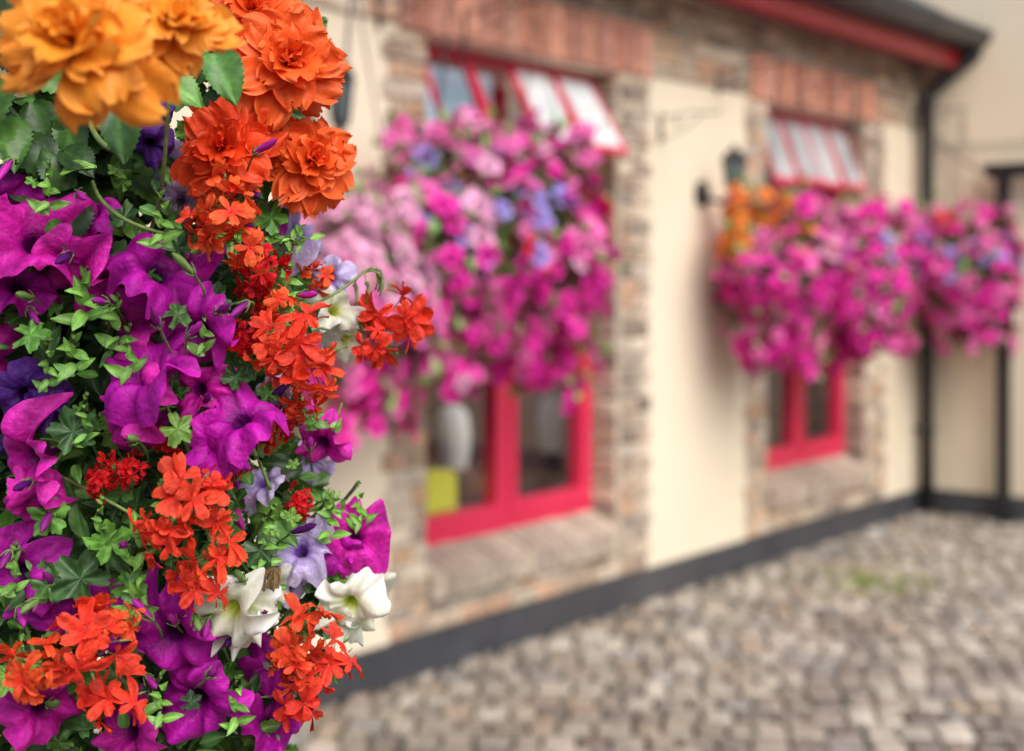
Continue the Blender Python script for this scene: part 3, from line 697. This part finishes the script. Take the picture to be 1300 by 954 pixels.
# foliage
EDGE=[(-80,340),(0,380),(80,395),(200,395),(260,365),(330,345),(400,395),(500,365),(560,395),(650,410),(750,420),(860,395),(1010,370)]
def edge(y): return float(np.interp(y,[e[0] for e in EDGE],[e[1] for e in EDGE]))
GREENS=[(.075,.20,.03),(.11,.27,.04),(.05,.13,.028),(.18,.36,.06),(.09,.21,.05),(.035,.09,.025)]
rr_=random.Random(5)
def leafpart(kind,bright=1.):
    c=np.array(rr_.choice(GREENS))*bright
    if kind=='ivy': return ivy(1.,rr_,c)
    if kind=='beg': return ovate(2.4,1.35,rr_,c,nu=25,nv=9,serr=.07,asym=.3,fold=.25,bend=.8)
    return ovate(1.9,rr_.uniform(.75,1.05),rr_,c)
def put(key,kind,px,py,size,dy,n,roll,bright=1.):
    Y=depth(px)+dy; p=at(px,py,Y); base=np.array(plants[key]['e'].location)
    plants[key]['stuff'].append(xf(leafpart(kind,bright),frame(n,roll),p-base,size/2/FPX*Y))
keys=['beg','mag','white','lav','ger','gerd','ger','mag']
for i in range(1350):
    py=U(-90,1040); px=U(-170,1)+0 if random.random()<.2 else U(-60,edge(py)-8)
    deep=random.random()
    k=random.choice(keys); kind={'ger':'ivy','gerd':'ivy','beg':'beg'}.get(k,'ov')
    dy=.03+deep*.13; br=1.0-.62*deep  # leaves further inside get a darker colour, painting in the shade there
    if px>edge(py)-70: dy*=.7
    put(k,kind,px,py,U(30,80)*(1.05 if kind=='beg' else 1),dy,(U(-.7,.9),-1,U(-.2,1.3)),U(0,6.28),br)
for i in range(260):
    py=U(200,1000); px=U(-30,edge(py)+5); k=random.choice(['mag','white','ger','lav','ger'])
    put(k,'ivy' if k=='ger' else 'ov',px,py,random.choice([20,26,32,42,54])*U(.85,1.15),U(-.012,.03),(U(-.5,.9),-1,U(-.1,1.2)),U(0,6.28),U(.6,1.5))
def shoot(key,px,py,size,n=10,dy=-.03,br=1.6):
    Y=depth(px)+dy; p=at(px,py,Y); base=np.array(plants[key]['e'].location)
    R0=frame((U(-.3,.5),-1,U(0,.6)),0)
    for k in range(n):
        q=(k+.5)/n; a=k*2.4+U(-.3,.3); el=1.2-1.1*q
        c=np.array((.13,.28,.05))*br*U(.65,1.1)
        lf=ovate(1.,.42,rr_,c,nu=9,nv=5,fold=.3,bend=.5)
        Rl=np.array([[math.cos(el),0,-math.sin(el)],[0,1,0],[math.sin(el),0,math.cos(el)]])
        lf=xf(lf,rotz(a)@Rl,None,(.35+.65*q)*U(.8,1.2))
        plants[key]['stuff'].append(xf(lf,R0,p-base+np.array([0,0,-.004*k]),size/2/FPX*Y))
    e_=p-base
    plants[key]['stuff'].append(tube(bez(e_,e_+np.array([-.02,.05,-.03]),e_+np.array([-.05,.12,-.05]),7),.0016,(.2,.34,.1),n=5))
for a in [('mag',108,345,95),('mag',95,410,80),('mag',150,375,78),('mag',165,412,66),('mag',205,245,60),('white',130,632,62),('white',420,628,66),('mag',455,612,56),('white',432,738,52),('mag',205,855,60),
   ('lav',365,322,60),('lav',62,205,60),('white',180,715,80),('mag',60,430,60),('white',205,610,60),('mag',335,660,54),('mag',20,690,60),('lav',260,385,56),('white',372,770,50),('mag',110,500,52),('mag',30,790,60),('lav',350,640,46),('mag',300,860,60),('white',180,650,60)]:
    shoot(*a)
# trailing sprigs that leave the outline
for i in range(16):
    py=random.choice([U(500,700),U(700,900),U(230,360)]); x0=edge(py)-10; base=np.array(plants['white']['e'].location)
    a_=at(x0,py,depth(x0)+.01)-base; b_=at(x0+U(15,35),py-U(-5,25),depth(x0)-.01)-base; c_=at(x0+U(30,62),py+U(-10,35),depth(x0)+.0)-base
    pts=bez(a_,b_,c_,9); plants['white']['stuff'].append(tube(pts,.0009,(.2,.34,.09),n=5,r1=.0004))
    for k in range(2,9):
        cc=np.array((.14,.30,.05))*U(.8,1.6)
        plants['white']['stuff'].append(xf(ovate(1.,.45,rr_,cc,nu=8,nv=5),frame((U(-.8,.8),-1,U(-.3,1.)),U(0,6.28)),pts[k],U(.006,.013)))
for (px,py,sz,n,roll,br) in [(268,68,66,(.2,-1,.2),-1.15,1.7),(150,128,72,(-.1,-1,.5),-1.4,1.3),(250,75,40,(.5,-1,.3),1.5,1.6),(205,100,56,(0,-1,.5),-.6,1.1)]:
    put('beg','beg',px,py,sz,-.05,n,roll,br)
for i in range(44):
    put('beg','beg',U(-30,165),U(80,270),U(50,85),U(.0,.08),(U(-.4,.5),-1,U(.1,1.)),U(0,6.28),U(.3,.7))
for (px,py,sz,br) in [(102,735,80,1.35),(92,548,66,1.1),(140,690,60,1.2),(38,425,54,1.5),(268,380,56,1.0),(62,655,60,1.1),(60,745,50,1.2),(165,745,50,1.2),(225,400,44,.9),(225,545,50,1.1),(15,860,60,1.2),(330,700,50,1.1),(150,860,60,1.3),(300,480,40,1.1),(250,600,50,1.2)]:
    put('ger','ivy',px,py,sz,-.03,(U(-.2,.5),-1,U(.1,.8)),U(0,6.28),br)
for (a,b,c,w) in [((90,225),(130,280),(210,297),.0015),((370,395),(430,375),(462,345),.0012),((30,610),(110,620),(165,652),.0012),((0,810),(40,830),(60,870),.0014),((85,125),(110,170),(140,190),.0020),
    ((110,705),(160,690),(210,665),.0014),((220,360),(240,300),(262,270),.0012),((330,440),(380,460),(440,440),.0010),((180,250),(210,200),(215,120),.0015),((300,720),(330,750),(350,770),.0012),((290,440),(350,400),(420,420),.0010)]:
    pl=plants['ger']; base=np.array(pl['e'].location)
    q=[at(x,y,depth(x)-.03)-base for x,y in (a,b,c)]
    q[0]=q[0]+np.array([0,.05,0])
    pl['stuff'].append(tube(bez(*q,12),w,(.22,.32,.09),n=6))
# unopened petunia buds and fine stems between the flowers
buds=[]
for i in range(46):
    py=U(190,900); px=U(10,edge(py)+20); Y=depth(px)-U(.01,.06); base=np.array(plants['mag']['e'].location)
    p=at(px,py,Y)-base; d=np.array([U(-.6,.9),-U(.2,.9),U(-.7,.7)]); d/=np.linalg.norm(d); L_=U(.012,.024)
    c=random.choice([(.10,.01,.16),(.30,.02,.26),(.55,.03,.42),(.22,.36,.10)])
    s0=p-d*L_*.6; tw=[(.0012,0),(.0022,.3),(.0026,.6),(.0022,.8),(.0006,1.)]
    V=[];R=frame(d)
    for r_,u_ in tw:
        for j in range(10):
            a=2*math.pi*j/10+u_*2.; rr=r_*(1+.18*math.cos(5*(a-u_*2)))
            V.append(p+d*L_*u_+R[:,0]*math.cos(a)*rr+R[:,1]*math.sin(a)*rr)
    buds.append((np.array(V),gridf(5,10,True),np.array(c)))
    for k in range(5):
        a=k*1.256; o_=R[:,0]*math.cos(a)+R[:,1]*math.sin(a)
        buds.append(tube(bez(p-d*.001,p+o_*.003,p+d*.007+o_*.0045,5),.0009,(.2,.36,.09),n=4,r1=.0003))
    buds.append(tube(bez(p,s0+np.array([0,.01,-.005]),s0+np.array([U(-.02,.0),.05,-.02]),6),.0009,(.2,.33,.09),n=5))
plants['mag']['buds']=buds
pl=plants['ger']; base=np.array(pl['e'].location); c=at(462,347,depth(462)-.035)-base
for k in range(5):
    a=.15+k*.45; L_=.010+.002*(k%3)
    d=np.array([math.cos(a)*.9,-.2,.35-.75*k/4]); d/=np.linalg.norm(d)
    e1=c+d*L_; pl['stuff'].append(tube(bez(c,c+d*L_*.5+np.array([0,0,.004]),e1,6),.0007,(.25,.36,.1),n=5))
    pl['stuff'].append(tube([e1,e1+np.array([.002,0,-.004]),e1+np.array([.002,0,-.010]),e1+np.array([.0,0,-.017])],.0022,(.28,.38,.16),n=7,r1=.0008))
for key,pl in plants.items():
    if pl['stuff']: add('foliage',build_mesh('foliage',pl['stuff'],M_leaf),pl['e'])
    if pl.get('buds'): bd=add('flower_buds',build_mesh('flower_buds',pl['buds'],M_petal),pl['e']); bd['kind']='stuff'
wl=[]
r9=random.Random(9)
for k in range(6): wl.append(xf(petal(1.3,.3,8,5,-.9+r9.uniform(-.3,.3),.8,1.2,.12,r9,(.35,.22,.10),(.55,.42,.22)),rotz(k*1.05)))
pl=plants['white']; wf=add('withered_flower',build_mesh('withered_flower',wl,M_petal),pl['e'],tuple(at(347,722,depth(347)-.05)-np.array(pl['e'].location)),frame((.2,-.6,.9),0),.016)
wf['label']='brown shrivelled petunia flower'

bk=empty('hanging_basket',tuple(BASE),'moss-lined hanging basket hidden by overflowing flowers','basket')
add('moss_liner',build_mesh('moss_liner',[lathe([(0,-.26),(.1,-.24),(.19,-.14),(.24,.0),(.25,.08),(.2,.09),(0,.07)],28)],M_moss),bk)
wr=[]
for k in range(12):
    a=k*math.pi/6; wr.append(tube([(r*math.cos(a),r*math.sin(a),z) for r,z in ((.02,-.268),(.105,-.248),(.198,-.145),(.248,0),(.258,.085))],.003,n=5))
for r,z in ((.2,-.14),(.25,0.),(.26,.085)): wr.append(tube([(r*math.cos(t),r*math.sin(t),z) for t in np.linspace(0,2*math.pi,33)],.0035,n=5))
add('wire_frame',build_mesh('wire_frame',wr,M_black),bk)
add('chain',build_mesh('chain',[tube([(.26*math.cos(a),.26*math.sin(a),.085),(0,0,.9)],.003,n=5) for a in (.5,2.6,4.7)],M_black),bk)

# ---------------------------------------------------------------- light
w=bpy.data.worlds.new('World'); scene.world=w; w.use_nodes=True
nt=w.node_tree; bg=nt.nodes['Background']; sky=nt.nodes.new('ShaderNodeTexSky'); sky.sky_type='NISHITA'; sky.sun_disc=False
EL,AZ=math.radians(46),math.radians(150)
sky.sun_elevation=EL; sky.sun_rotation=AZ; sky.air_density=1.; sky.dust_density=3.; sky.ozone_density=1.
nt.links.new(sky.outputs[0],bg.inputs[0]); bg.inputs[1].default_value=.15
sd=bpy.data.lights.new('sun','SUN'); sd.energy=3.6; sd.angle=math.radians(55); sd.color=(1,.975,.94)
so=bpy.data.objects.new('sun',sd); link(so)
d=Vector((math.sin(AZ)*math.cos(EL),math.cos(AZ)*math.cos(EL),math.sin(EL)))
so.rotation_euler=d.to_track_quat('Z','Y').to_euler(); so.location=d*20

# ---------------------------------------------------------------- camera
cd=bpy.data.cameras.new('camera'); cd.lens=50; cd.sensor_width=36; cd.shift_y=-(477-350)/1300.
cd.clip_start=.05; cd.clip_end=600
cd.dof.use_dof=True; cd.dof.focus_distance=1.0; cd.dof.aperture_fstop=4.0; cd.dof.aperture_blades=9
co=bpy.data.objects.new('camera',cd); co.location=(0,0,CAM_H); co.rotation_euler=(math.radians(90),0,0); link(co)
scene.camera=co
scene.view_settings.view_transform='Standard'; scene.view_settings.look='None'; scene.view_settings.exposure=0
